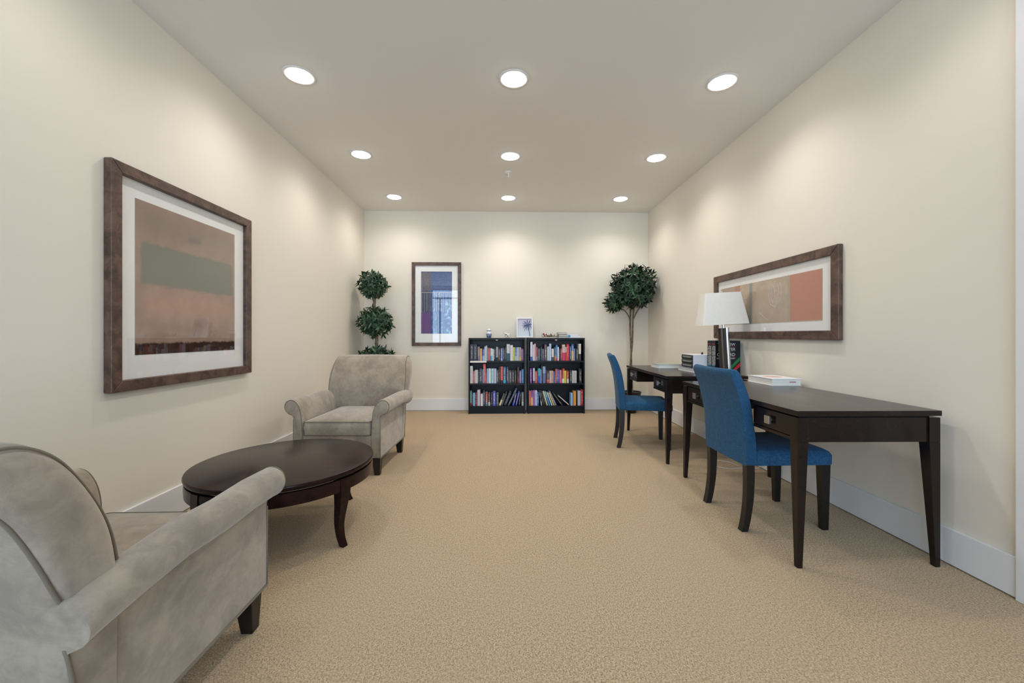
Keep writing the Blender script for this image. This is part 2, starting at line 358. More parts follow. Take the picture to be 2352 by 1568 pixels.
stroke([(0.135, -0.055), (0.115, -0.10), (0.07, -0.145), (0.045, -0.152), (0.02, -0.135), (-0.06, -0.085)]); stroke([(0.13, 0.06), (0.125, 0.0), (0.13, -0.05)], 0.0014); stroke([(0.09, 0.08), (0.085, 0.02), (0.11, -0.03)], 0.0014)
tu.build('tulip_outline', mat('tulip_ink', '#d8ccc0', 0.8), pr)

# ------------------------------------------------------------------ armchairs
def make_armchair(label, loc, rz):
    t = thing('armchair', label, 'armchair', loc, rz, 'suede armchairs either side of the round table')
    # arm cross-section (x outwards, z), extruded along y ; front at -y
    arc = [(0.268, 0.142), (0.268, 0.30), (0.270, 0.42), (0.277, 0.48), (0.288, 0.525), (0.306, 0.562), (0.33, 0.588), (0.358, 0.598), (0.385, 0.591), (0.404, 0.572), (0.411, 0.545), (0.404, 0.518), (0.388, 0.498), (0.366, 0.488), (0.347, 0.480), (0.339, 0.462)]
    pts = [Vector((x, 0, z)) for x, z in arc[:3]] + spline([(x, 0, z) for x, z in arc[2:]], 4)[1:] + [Vector((0.339, 0, 0.30)), Vector((0.338, 0, 0.142))]
    cen = Vector((0.32, 0, 0.42))
    RYZ = [(0.332, 0.142), (0.340, 0.28), (0.354, 0.40), (0.378, 0.50), (0.405, 0.59), (0.42, 0.63)]
    def rear_y(z):
        for (a, za), (b, zb_) in zip(RYZ, RYZ[1:]):
            if z <= zb_: return a + (b - a) * max(0, (z - za) / (zb_ - za)) + 0.001
        return RYZ[-1][0]
    ys = [(-0.350, 0.010), (-0.346, 0.004), (-0.338, 0.0), (-0.2, 0), (-0.05, 0), (0.1, 0), (0.25, 0), (0.335, 0.0), (0.365, 0.006), (0.372, 0.014)]
    for s in (1, -1):
        rings = []
        for y, e in ys:
            ring = []
            for p in pts:
                d = (p - cen); q = p - d.normalized() * e
                zz = q.z - (0.028 * max(0, (y - 0.1) / 0.27) ** 2 if q.z > 0.44 else 0) + (0.003 * math.sin(y * 21 + s) if q.z > 0.44 else 0)
                yy = y if y < 0.1 else 0.1 + (y - 0.1) / 0.272 * (rear_y(zz) - 0.1)
                ring.append((s * q.x, yy, zz))
            rings.append(ring)
        arm = MB().loft(rings).build('arm', M_suede, t, smooth=True, angle=math.radians(50))
        edge = [(s * q.x, -0.3475, q.z) for q in [p - (p - cen).normalized() * 0.006 for p in pts]]
        MB().tube(edge, 0.0032, 6).build('piping', M_pipe, arm, smooth=True)
        MB().tube([(s * 0.340, y, 0.1425) for y in (-0.347, -0.1, 0.1, 0.335)], 0.005, 6).build('piping', M_pipe, arm, smooth=True)
        MB().tube([(s * 0.3385, -0.349, z) for z in (0.142, 0.3, 0.44)], 0.004, 6).build('piping', M_pipe, arm, smooth=True)
    # back cross-section (y, z)
    bk = [(0.332, 0.142), (0.340, 0.28), (0.354, 0.40), (0.378, 0.50), (0.405, 0.58), (0.437, 0.67), (0.478, 0.765), (0.512, 0.815), (0.531, 0.850), (0.526, 0.880), (0.504, 0.898), (0.472, 0.903), (0.438, 0.897), (0.404, 0.878), (0.372, 0.846), (0.341, 0.795), (0.300, 0.71), (0.275, 0.64), (0.258, 0.56), (0.250, 0.46), (0.250, 0.30), (0.250, 0.142)]
    bp = spline([(0, y, z) for y, z in bk], 4); cb = Vector((0, 0.35, 0.56))
    xs = [(-0.350, 0.020), (-0.348, 0.012), (-0.342, 0.005), (-0.328, 0.001), (-0.30, 0), (-0.2, 0), (-0.1, 0), (0, 0)]; xs = xs + [(-x, e) for x, e in xs[-2::-1]]
    rings = []
    for x, e in xs:
        hw = x * (0.97 if False else 1)
        ring = []
        for i, p in enumerate(bp):
            u = i / (len(bp) - 1)
            q = p - (p - cb).normalized() * e
            puff = 0.028 * (1 - (x / 0.35) ** 2) if 0.45 < u < 0.93 else 0
            wz = 1 + 0.022 * math.sin(PI * min(1, max(0, (q.z - 0.47) / 0.36))) - 0.045 * max(0, (q.z - 0.70) / 0.2) ** 2
            fx = hw * wz if q.z > 0.47 else hw * (0.962 if q.z < 0.44 else 0.962 + 0.038 * (q.z - 0.44) / 0.03)
            ring.append((fx, q.y - puff * math.sin(PI * (u - 0.45) / 0.48) if puff else q.y, q.z + (0.006 * (1 - (x / 0.35) ** 2) if 0.4 < u < 0.6 else 0)))
        rings.append(ring)
    back = MB().loft(rings).build('backrest', M_suede, t, smooth=True, angle=math.radians(50))
    cap = [p - (p - cb).normalized() * 0.016 for p in bp if p.z > 0.53]; cc = sum(cap, Vector()) / len(cap)
    for s in (1, -1):                # the side panels bulge out like a cushion
        rg = []
        for f_, dx in ((1.0, -0.004), (0.97, 0.006), (0.88, 0.016), (0.70, 0.026), (0.45, 0.032), (0.2, 0.035), (0.01, 0.036)):
            rg.append([(s * (0.3475 * (1 + 0.022 * math.sin(PI * min(1, max(0, (p.z - 0.47) / 0.36))) - 0.045 * max(0, (p.z - 0.70) / 0.2) ** 2) * f_ + 0.344 * (1 - f_) + dx), cc.y + (p.y - cc.y) * f_, cc.z + (p.z - cc.z) * f_) for p in cap])
        MB().loft(rg).build('side_panel', M_suede, back, smooth=True, angle=math.radians(60))
    i0 = next(i for i, p in enumerate(bp) if p.z > 0.46)
    for s in (1, -1):
        def bw(z): return 0.3475 * (1 + 0.022 * math.sin(PI * min(1, max(0, (z - 0.47) / 0.36))) - 0.045 * max(0, (z - 0.70) / 0.2) ** 2)
        def ins(p, e): q = p - (p - cb).normalized() * e; return q.y, q.z
        front = [(s * bw(p.z), *ins(p, 0.010)) for p in bp[i0 + 18:] if p.z > 0.5]
        rear = [(s * bw(p.z), *ins(p, 0.010)) for p in bp[:i0 + 19] if p.z > 0.54]
        low = [(s * 0.3385, p.y + 0.001, p.z) for p in bp[:i0 + 19] if p.z < 0.462]
        MB().tube(low, 0.0042, 6).build('piping', M_pipe, back, smooth=True)
        MB().tube(front, 0.0042, 6).build('piping', M_pipe, back, smooth=True)
        MB().tube(rear, 0.0042, 6).build('piping', M_pipe, back, smooth=True)
    # seat cushion
    def rrect(hx_, y0, y1, r, z, n=6):
        out = []
        for cx, cy, a0 in ((hx_ - r, y1 - r, 0), (-hx_ + r, y1 - r, PI / 2), (-hx_ + r, y0 + r, PI), (hx_ - r, y0 + r, 1.5 * PI)):
            out += [(cx + r * math.cos(a0 + PI / 2 * k / n), cy + r * math.sin(a0 + PI / 2 * k / n), z) for k in range(n + 1)]
        return out
    HX, Y0, Y1 = 0.263, -0.352, 0.262
    rg = [rrect(HX - 0.03, Y0 + 0.03, Y1 - 0.02, 0.02, 0.314), rrect(HX - 0.004, Y0 + 0.004, Y1, 0.022, 0.320), rrect(HX, Y0 - 0.004, Y1, 0.024, 0.370), rrect(HX - 0.004, Y0 + 0.004, Y1, 0.022, 0.423),
          rrect(HX - 0.05, Y0 + 0.05, Y1 - 0.03, 0.03, 0.442), rrect(HX - 0.12, Y0 + 0.13, Y1 - 0.10, 0.03, 0.458), rrect(HX - 0.2, Y0 + 0.23, Y1 - 0.2, 0.02, 0.466)]
    cu = MB().loft(rg).build('seat_cushion', M_suede, t, smooth=True, angle=math.radians(60))
    for z in (0.423, 0.3205): MB().tube(rrect(HX - 0.003, Y0 + 0.003, Y1, 0.022, z), 0.0034, 6, closed=True).build('piping', M_pipe, cu, smooth=True)
    MB().box(-0.268, 0.268, -0.342, 0.25, 0.142, 0.314).build('seat_base', M_suede, t, bevel=0.006)
    MB().tube([(-0.268, -0.343, 0.1425), (0.268, -0.343, 0.1425)], 0.005, 6).build('piping', M_pipe, t, smooth=True)
    for sx in (1, -1):
        for sy in (1, -1):
            cx, cy = sx * 0.298, sy * 0.297
            MB().frustum((cx - 0.021 + sx * 0.006, cx + 0.021 + sx * 0.006, cy - 0.021 + sy * 0.004, cy + 0.021 + sy * 0.004, 0), (cx - 0.034, cx + 0.034, cy - 0.034, cy + 0.034, 0.145)).build('leg', M_leg, t, bevel=0.003)
    return t
make_armchair('taupe suede rolled-arm armchair facing the camera, in front of the three-ball topiary', (-1.272, 3.478, 0), math.radians(-2))
make_armchair('taupe suede rolled-arm armchair in the foreground, seen from behind and cut by the frame', (-1.240, 1.205, 0), PI + math.radians(0.5))

# ------------------------------------------------------------------ round coffee table
t = thing('coffee_table', 'round dark wood coffee table with curved legs between the two armchairs', 'coffee table', (-1.222, 2.30, 0))
R = 0.464; TZ = 0.392
MB().lathe([(0.001, TZ - 0.026), (R - 0.012, TZ - 0.026), (R - 0.003, TZ - 0.023), (R, TZ - 0.015), (R, TZ - 0.007), (R - 0.003, TZ - 0.001), (R - 0.007, TZ), (0.001, TZ)], 96, caps=False).build('table_top', M_table, t, smooth=True, angle=math.radians(30))
MB().lathe([(R - 0.03, TZ - 0.036), (R - 0.03, TZ - 0.026)], 96, caps=False).build('shadow_gap', M_black, t, smooth=True)
LA = [math.radians(-27 + 90 * k) for k in range(4)]
for a0 in LA:                       # apron segments between the legs
    n = 22; half = 0.068; rings = []
    for k in range(n + 1):
        a = a0 + half + (PI / 2 - 2 * half) * k / n; c_, s_ = math.cos(a), math.sin(a)
        rings.append([(r * c_, r * s_, z) for r, z in ((R - 0.006, TZ - 0.036), (R - 0.004, TZ - 0.06), (R - 0.006, TZ - 0.098), (R - 0.028, TZ - 0.098), (R - 0.028, TZ - 0.036))])
    MB().loft(rings).build('apron', M_table, t, smooth=True, angle=math.radians(40))
for a0 in LA:                       # sabre legs
    c_, s_ = math.cos(a0), math.sin(a0); rings = []
    prof = spline([(R - 0.002, TZ - 0.034, 0.030), (R + 0.0, TZ - 0.10, 0.030), (R - 0.012, 0.22, 0.025), (R - 0.032, 0.12, 0.019), (R - 0.026, 0.05, 0.017), (R - 0.004, 0.0, 0.016)], 5)
    th = spline([(0.055, 0, 0), (0.058, 0, 0), (0.048, 0, 0), (0.036, 0, 0), (0.03, 0, 0), (0.028, 0, 0)], 5)
    for p, q in zip(prof, th):
        ro, z, hw = p.x, p.y, p.z; ri = ro - q.x
        rings.append([(r * c_ - b * s_, r * s_ + b * c_, max(z, 0)) for r, b in ((ro, -hw), (ro, hw), (ri, hw), (ri, -hw))])
    MB().loft(rings).build('leg', M_table, t, bevel=0.002)

# ------------------------------------------------------------------ writing desks
DZA, DZB, DL, DW = 0.742, 0.750, 1.222, 0.692
def make_desk(label, loc, rz, DZ):
    """local origin at the near room-side corner; x towards the wall, y away from the camera"""
    t = thing('writing_desk', label, 'desk', loc, rz, 'dark writing desks along the right wall')
    MB().box(0, DW, 0, DL, DZ - 0.025, DZ).build('desk_top', M_wood, t, bevel=0.002)
    tz = DZ - 0.033; ab = DZ - 0.150; LW = 0.052; LB = 0.024
    MB().box(0.03, DW - 0.03, 0.03, DL - 0.03, DZ - 0.035, DZ - 0.0252).build('gap_shade', M_black, t)  # recessed block coloured black for the shadow line under the desk top
    for sx in (0, 1):
        for sy in (0, 1):
            i = 0.004
            def rect(wd, z): return (i if sx == 0 else DW - i - wd, i + wd if sx == 0 else DW - i, i if sy == 0 else DL - i - wd, i + wd if sy == 0 else DL - i, z)
            m = MB(); m.frustum(rect(LB, 0), rect(LW, ab)); m.frustum(rect(LW, ab), rect(LW, tz)); m.build('leg', M_wood, t, bevel=0.0015)
    for sy in (0, 1):                # end aprons
        y = 0.012 if sy == 0 else DL - 0.032
        MB().box(0.056, DW - 0.056, y, y + 0.02, ab, tz).build('end_apron', M_wood, t, bevel=0.001)
    MB().box(DW - 0.034, DW - 0.014, 0.056, DL - 0.056, ab, tz).build('back_apron', M_wood, t)
    for sy in (0, 1):                # two drawer boxes
        y0 = 0.058 if sy == 0 else DL - 0.058 - 0.30; y1 = y0 + 0.30
        MB().box(0.012, 0.46, y0, y1, ab, ab + 0.016).build('drawer_rail', M_wood, t, bevel=0.001)
        MB().box(0.03, 0.46, y1 - 0.014 if sy == 0 else y0, y1 if sy == 0 else y0 + 0.014, ab + 0.016, tz).build('drawer_housing', M_wood, t)
        dr = MB().box(0.014, 0.034, y0 + 0.003, y1 - 0.003, ab + 0.019, tz - 0.003).build('drawer', M_wood, t, bevel=0.001)
        yc = (y0 + y1) / 2; zc = (ab + 0.016 + tz) / 2
        k = MB(); k.box(-0.010, 0.002, yc - 0.020, yc + 0.020, zc - 0.020, zc + 0.020); k.box(0.002, 0.0145, yc - 0.007, yc + 0.007, zc - 0.007, zc + 0.007)
        k.build('knob', M_nickel, dr, bevel=0.001)
    return t
AX, AY = 1.388, 1.838
BX, BY = 1.397, 3.352
make_desk('dark wood writing desk nearest the camera, one white book on it', (AX, AY, 0), math.radians(-0.6), DZA)
make_desk('dark wood writing desk farther back, holding the lamp and several books', (BX, BY, 0), math.radians(-2.0), DZB)

# ------------------------------------------------------------------ blue side chairs
def make_chair(label, loc, rz):
    """faces local +x"""
    t = thing('side_chair', label, 'chair', loc, rz, 'blue upholstered side chairs at the desks')
    prof = [(-0.262, 0.368), (-0.268, 0.50), (-0.285, 0.65), (-0.313, 0.78), (-0.344, 0.865), (-0.350, 0.890), (-0.341, 0.905), (-0.322, 0.907), (-0.302, 0.893), (-0.268, 0.82), (-0.236, 0.72), (-0.212, 0.58), (-0.203, 0.47), (-0.200, 0.368)]
    pts = spline([(x, 0, z) for x, z in prof], 4); cb = Vector((-0.26, 0, 0.6)); HW = 0.218
    ys = [(-HW, 0.014), (-HW + 0.003, 0.006), (-HW + 0.012, 0.0), (-0.1, 0), (0, 0), (0.1, 0), (HW - 0.012, 0), (HW - 0.003, 0.006), (HW, 0.014)]
    rings = []
    for y, e in ys:
        sag = 0.006 * (1 - (y / HW) ** 2)
        rings.append([(q.x - sag, y, min(q.z, 0.92 if e == 0 else 1) - (0.004 if q.z > 0.86 else 0) * (1 - (y / HW) ** 2)) for q in [p - (p - cb).normalized() * e for p in pts]])
    MB().loft(rings).build('backrest', M_blue, t, smooth=True, angle=math.radians(50))
    def rr(x0, x1, hy, r, z, n=5):
        out = []
        for cx, cy, a0 in ((x1 - r, hy - r, 0), (x0 + r, hy - r, PI / 2), (x0 + r, -hy + r, PI), (x1 - r, -hy + r, 1.5 * PI)):
            out += [(cx + r * math.cos(a0 + PI / 2 * k / n), cy + r * math.sin(a0 + PI / 2 * k / n), z) for k in range(n + 1)]
        return out
    x0, x1, hy = -0.205, 0.232, 0.226
    rg = [rr(x0, x1 - 0.003, hy - 0.003, 0.02, 0.372), rr(x0, x1, hy, 0.022, 0.380), rr(x0, x1, hy, 0.022, 0.425), rr(x0, x1 - 0.008, hy - 0.008, 0.022, 0.442), rr(x0 + 0.01, x1 - 0.028, hy - 0.026, 0.022, 0.455), rr(x0 + 0.03, x1 - 0.09, hy - 0.09, 0.02, 0.466), rr(x0 + 0.1, x1 - 0.18, hy - 0.18, 0.01, 0.470)]
    MB().loft(rg).build('seat', M_blue, t, smooth=True, angle=math.radians(60))
    for s in (1, -1):
        rings = []
        for p in spline([(-0.236, 0.376, 0.024), (-0.234, 0.30, 0.023), (-0.238, 0.18, 0.021), (-0.252, 0.07, 0.019), (-0.268, 0.0, 0.018)], 4):
            cx, z, h = p; y = s * 0.192; rings.append([(cx - h, y - 0.02, max(z, 0)), (cx + h, y - 0.02, max(z, 0)), (cx + h, y + 0.02, max(z, 0)), (cx - h, y + 0.02, max(z, 0))])
        MB().loft(rings).build('leg', M_leg, t, bevel=0.002)
        cx, cy = 0.196, s * 0.192
        MB().frustum((cx - 0.014, cx + 0.020, cy - 0.017, cy + 0.017, 0), (cx - 0.024, cx + 0.026, cy - 0.024, cy + 0.024, 0.376)).build('leg', M_leg, t, bevel=0.002)
    return t
make_chair('blue fabric side chair pulled up to the nearest desk', (1.622, 2.405, 0), 0.01)
make_chair('blue fabric side chair at the farther desk, turned slightly and seen in profile', (1.440, 4.008, 0), math.radians(-11))

# ------------------------------------------------------------------ bookcases
SF = 5.552                      # front plane
def make_bookcase(x0, x1, label):
    t = thing('bookcase', label, 'bookcase', ((x0 + x1) / 2, 5.676, 0), group='low black bookcases on the back wall')
    h = (x1 - x0) / 2; y0, y1 = SF - 5.676, 5.800 - 5.676; p = 0.020
    for s in (1, -1): MB().box(s * h - (p if s > 0 else 0), s * h + (p if s < 0 else 0), y0, y1, 0, 1.058).build('side_panel', M_bookcase, t, bevel=0.001)
    MB().box(-h + p, h - p, y0 + 0.002, y1, 1.034, 1.057).build('top_panel', M_bookcase, t, bevel=0.001)
    for zt in (0.738, 0.424, 0.108): MB().box(-h + p, h - p, y0 + 0.004, y1 - 0.006, zt - 0.022, zt).build('shelf', M_bookcase, t, bevel=0.001)
    MB().box(-h + p, h - p, y0 + 0.022, y0 + 0.04, 0, 0.086).build('plinth', M_bookcase, t)
    MB().box(-h + p, h - p, y1 - 0.006, y1, 0.02, 1.034).build('back_panel', M_bookcase, t)
    MB().lathe([(0.012, -0.012), (0.017, -0.004), (0.017, 0.0)], 16, (0, y0 + 0.018, 1.034)).build('catch', M_white, t)['label'] = 'small white plastic catch'
    return t
bcl = make_bookcase(-0.466, 0.324, 'left black low bookcase with three shelves of books, blue jar on top')
bcr = make_bookcase(0.357, 1.160, 'right black low bookcase with three shelves of books, red sprig on top')
MB().box(-0.372, -0.145, SF - 5.676 - 0.003, SF - 5.676 + 0.0035, 0.716, 0.739).build('shelf_label', M_paper, bcl)['label'] = 'white paper strip on the shelf edge'

def book_mat():
    m = bpy.data.materials.new('book_cover'); m.use_nodes = True; g = G(m); b = g.n['Principled BSDF']; b.inputs['Roughness'].default_value = 0.45
    def at(nm, out): 
        n = g.n.new('ShaderNodeAttribute'); n.attribute_type = 'OBJECT'; n.attribute_name = nm; return n.outputs[out]
    gen = g.coord('Generated'); x, y, z = g.new('ShaderNodeSeparateXYZ', i_0=gen).outputs
    col = g.mix(g.math('LESS_THAN', z, at('band_height', 'Fac')), at('cover_colour', 'Color'), at('band_colour', 'Color'))
    sp = g.new('ShaderNodeCombineXYZ', i_0=g.math('MULTIPLY', x, 3.0), i_1=at('title_seed', 'Fac'), i_2=g.math('MULTIPLY', z, 24.0)).outputs[0]
    n = g.noise(1.0, 2, 0.7, sp)
    m1 = g.math('MULTIPLY', g.ramp(x, 0.22, 0.3), g.ramp(x, 0.78, 0.7)); m2 = g.math('MULTIPLY', g.ramp(z, 0.12, 0.14), g.ramp(z, 0.9, 0.88))
    k = g.math('MULTIPLY', g.math('MULTIPLY', m1, m2), g.math('MULTIPLY', g.ramp(n, 0.48, 0.54), g.math('LESS_THAN', y, 0.05)))
    g.put(b.inputs['Base Color'], g.mix(g.math('MULTIPLY', k, at('title_strength', 'Fac')), col, at('title_colour', 'Color')))
    return m
M_book = book_mat()
ub = MB(); ub.box(0, 0.12, 0, 1, 0, 1).box(0.88, 1, 0, 1, 0, 1).box(0.12, 0.88, 0, 0.03, 0, 1).box(0.12, 0.88, 0.03, 0.97, 0.015, 0.975, 1)
uo = ub.build('book', [M_book, M_paper]); BOOK = uo.data; bpy.data.objects.remove(uo)
ORD = 'first second third fourth fifth sixth seventh eighth ninth tenth eleventh twelfth thirteenth fourteenth fifteenth sixteenth seventeenth eighteenth nineteenth twentieth twenty-first twenty-second twenty-third twenty-fourth twenty-fifth twenty-sixth twenty-seventh twenty-eighth'.split()
CT, ST = math.cos(math.atan(23 / 915)), math.sin(math.atan(23 / 915))
def back_xz(px, py, Y):          # photo pixel -> point on the plane y = Y (a measurement of where the book stands)
    cx = (px - 1176) / 915; k = Y / (-cx * ST + CT); return (cx * CT + ST) * k, 1.10 + (769 - py) / 915 * k
def shelf_books(rows, ox, oy, s, zs, xlim, which, shelf):
    n = len(rows); last = xlim[0] + 0.001
    for i, r in enumerate(rows):
        x0p, x1p, top, c1, cname = r[:5]; c2 = r[5] if len(r) > 5 and r[5] else c1; bh = r[6] if len(r) > 6 else 0.0; lean = math.radians(r[7]) if len(r) > 7 else 0.0
        yf = SF + 0.018 + rnd.uniform(0, 0.016)
        xa, _ = back_xz(ox + x0p / s, 850, yf); xb, zt = back_xz(ox + x1p / s, oy + top / s, yf)
        wd = max(0.010, xb - xa - 0.0012); hgt = max(0.12, zt - zs - 0.002)
        if lean: wd *= math.cos(lean); hgt = (hgt - wd * abs(math.sin(lean))) / math.cos(lean)
        xa = max(xa, last) if not lean else xa
        if not lean:
            wd = min(wd, xlim[1] - 0.001 - xa); wd = max(wd, 0.004); last = xa + wd + 0.0006
        o = bpy.data.objects.new('book', BOOK); C.objects.link(o)
        dp = min(0.20, max(0.13, hgt * 0.72)); o.scale = (wd, dp, hgt)
        o.location = (xa, yf, zs + 0.0006 + (wd * math.sin(lean) if lean > 0 else 0)); o.rotation_euler = (0, lean, 0)
        lum = sum(hx(c1)[:3]) / 3
        tc = hx('#e8e4dc') if lum < 0.30 else hx('#3a3c46')
        o['cover_colour'] = hx(c1)[:3]; o['band_colour'] = hx(c2)[:3]; o['band_height'] = bh; o['title_colour'] = tc[:3]; o['title_strength'] = rnd.choice((0.6, 0.45, 0.3) if lum < 0.3 else (0.35, 0.2, 0.12)); o['title_seed'] = rnd.uniform(0, 50)
        how = ', leaning' if abs(lean) > math.radians(8) else ''
        tag(o, '%s book%s, %s from left, %s shelf of %s bookcase' % (cname, how, ORD[i], shelf, which), 'book', 'books on the %s shelf of the %s bookcase' % (shelf, which))
LX, RX = (-0.446, 0.304), (0.377, 1.140)
shelf_books([(85,205,340,'#33303f','charcoal'),(215,350,340,'#2c3a4d','dark slate'),(370,455,430,'#8d7577','mauve','#6d5a86',.35),(465,540,505,'#d9b25e','tan yellow'),(555,632,510,'#3f57a8','blue','#8fb0e0',.4),(635,683,425,'#c9cfe2','pale lilac'),
 (683,745,390,'#a9b4b8','pale grey'),(750,782,470,'#7f90a8','thin blue-grey'),(782,850,480,'#c6444a','red'),(862,945,495,'#c9dfe0','pale aqua','#4fb3d6',.4),(950,990,520,'#e8e6e4','thin white'),(990,1062,495,'#3a3436','black and pink','#22202a',.4),(1080,1160,440,'#9a9daa','silver','#17181d',.25),
 (1170,1240,495,'#4f332b','brown'),(1262,1335,490,'#5f80c0','blue','#8aa6d8',.2),(1335,1400,455,'#20242e','black','#3a1a24',.3),(1400,1440,490,'#11131a','thin black'),(1440,1490,420,'#23252f','black'),(1492,1618,335,'#cfcfd6','thick white and teal','#1c5566',.45),(1630,1732,370,'#d8d3d6','thick white'),
 (1735,1808,450,'#b4bf3e','lime green'),(1815,1892,455,'#5a76bd','blue','#a7b3d8',.35),(1895,1965,455,'#b9bdd6','pale lavender'),(1975,2045,455,'#9ea08a','olive and yellow','#c9b84e',.3),(2048,2122,505,'#8d3f96','purple'),(2126,2158,530,'#4d4152','thin plum')], 1075, 770, 16.8, 0.738, LX, 'left', 'top')
shelf_books([(60,138,125,'#cfd3cc','tall pale grey'),(145,198,275,'#c06a78','rose'),(200,285,240,'#c6c4c6','pale grey'),(290,332,250,'#2a3040','thin navy'),(335,400,200,'#31435e','navy and white'),(400,428,215,'#1f4a60','thin teal'),(430,455,225,'#7fb0c6','thin sky blue'),(457,533,65,'#d2494a','tall red','#d2494a',.4,-2.5),
 (537,592,200,'#8fb2dc','light blue'),(598,660,200,'#dfe3e4','white'),(672,738,200,'#a3cfd6','pale aqua'),(745,818,200,'#b0b4de','lavender'),(822,880,240,'#3b3a34','dark olive'),(885,930,150,'#1b1b1c','black'),(940,1005,140,'#e0584e','coral red','#2a1c20',.18),(1015,1092,150,'#2b6c98','blue','#2fa3cf',.18),(1110,1165,150,'#3a3644','dark purple'),
 (1165,1195,240,'#55516a','thin purple-grey'),(1200,1255,265,'#3b4652','slate'),(1262,1335,265,'#24242c','black'),(1345,1395,265,'#34362e','dark green-black'),(1420,1468,150,'#2a2227','black and maroon','#6a2338',.3),(1480,1530,265,'#a06ba5','mauve'),(1540,1625,220,'#2583b8','bright blue')], 1075, 830, 12.54, 0.424, LX, 'left', 'middle')
shelf_books([(60,108,845,'#63938f','sea green','#7a2333',.2),(112,138,900,'#1e2438','thin navy'),(145,205,910,'#7db4dd','sky blue'),(215,258,915,'#6e2233','maroon'),(268,352,815,'#c5bccb','thick pale lilac'),(365,430,930,'#d8d8d3','white'),(440,485,840,'#26406b','navy and tan'),(500,570,880,'#a83c3f','red','#5b6a70',.3),(585,640,905,'#55504c','grey-brown','#b8c2b4',.3),(660,705,905,'#2c1d20','black'),
 (715,800,860,'#4a4fc0','violet blue'),(815,885,905,'#3f4a50','dark grey'),(890,945,930,'#2f4a30','dark green and cream','#d8c79a',.5,21),(955,1000,880,'#30343f','charcoal','#30343f',0,20),(1025,1110,855,'#16202f','thick navy','#16202f',0,23),(1140,1200,760,'#33475f','tall slate blue','#33475f',0,26),(1275,1330,910,'#4c3a7c','purple','#2f3fa6',.3,14),(1362,1412,850,'#2f3fa6','royal blue','#2f3fa6',0,12),(1455,1495,900,'#2a2422','black-brown','#2a2422',0,6),(1545,1620,890,'#80848f','grey','#9fb5b5',.3)], 1075, 830, 12.54, 0.108, LX, 'left', 'bottom')
shelf_books([(258,330,640,'#d5d8ec','tall white','#2c5ab0',.22),(335,385,725,'#d8ccd2','white and plum'),(385,440,695,'#c8a3b4','pink'),(455,495,810,'#c25a4d','thin orange-red','#a9b6ae',.3),(515,575,850,'#42586b','slate blue'),(595,640,805,'#33364a','navy and yellow'),(655,700,860,'#5f6a84','blue-grey'),(720,795,720,'#6b4a58','plum'),(810,878,790,'#a9c0c6','pale blue-green'),(878,945,695,'#b9c6e2','tall pale blue'),(958,1030,860,'#dcd3cf','cream','#3a5a70',.3),
 (1045,1100,805,'#2f5f86','teal blue','#b8703c',.35),(1100,1150,740,'#4f82bd','blue','#c03a5c',.15),(1152,1195,805,'#e2e6ea','white'),(1205,1245,860,'#3b1f2c','dark maroon'),(1255,1300,850,'#a63a48','crimson'),(1305,1400,725,'#d8bfb4','cream and magenta','#cf3a6a',.5),(1410,1442,800,'#d8cfd6','thin white and orange','#d0542a',.6),(1445,1530,715,'#cc2f35','tall red'),(1545,1600,770,'#24507e','navy blue'),(1605,1680,710,'#2e6098','blue and yellow','#c7a24a',.6),(1680,1730,860,'#6f95cc','light blue'),(1765,1825,850,'#4a4346','dark grey'),(1840,1920,700,'#d7d6c8','ivory','#33302f',.4)], 1200, 740, 14.253, 0.738, RX, 'right', 'top')
shelf_books([(150,210,195,'#7c3f98','purple'),(240,298,190,'#b9c1d4','pale blue','#2f4556',.15),(300,362,275,'#c8433f','red'),(366,392,190,'#0f4048','thin dark teal'),(395,455,195,'#38b0c0','turquoise','#2360c0',.5),(458,476,230,'#9aa0d0','thin lavender'),(480,512,110,'#20263a','tall navy'),(525,600,140,'#8fa6cc','tall light blue','#5f6f9c',.6),(605,630,190,'#15151c','thin black'),(640,715,265,'#3d2c30','black and red','#c04a4c',.3),(720,752,265,'#c4ccd4','thin pale grey'),(755,822,265,'#d99f80','peach'),(826,868,285,'#3f6fb0','blue'),
 (872,918,210,'#c0543a','rust','#c0543a',0,3),(922,1000,225,'#2a58a8','royal blue'),(1005,1068,245,'#cf6f8f','pink','#d8588a',.35),(1075,1138,205,'#d0503c','orange-red','#ddd6c8',.3,3),(1142,1205,265,'#cdbf48','yellow'),(1218,1275,265,'#b0402f','brick red','#c9ccd2',.35),(1300,1365,260,'#39414a','dark slate'),(1370,1418,265,'#c4c4c6','pale grey'),(1420,1500,265,'#c9c7cb','silver grey'),(1560,1650,215,'#1a1c28','black')], 1205, 830, 12.54, 0.424, RX, 'right', 'middle')
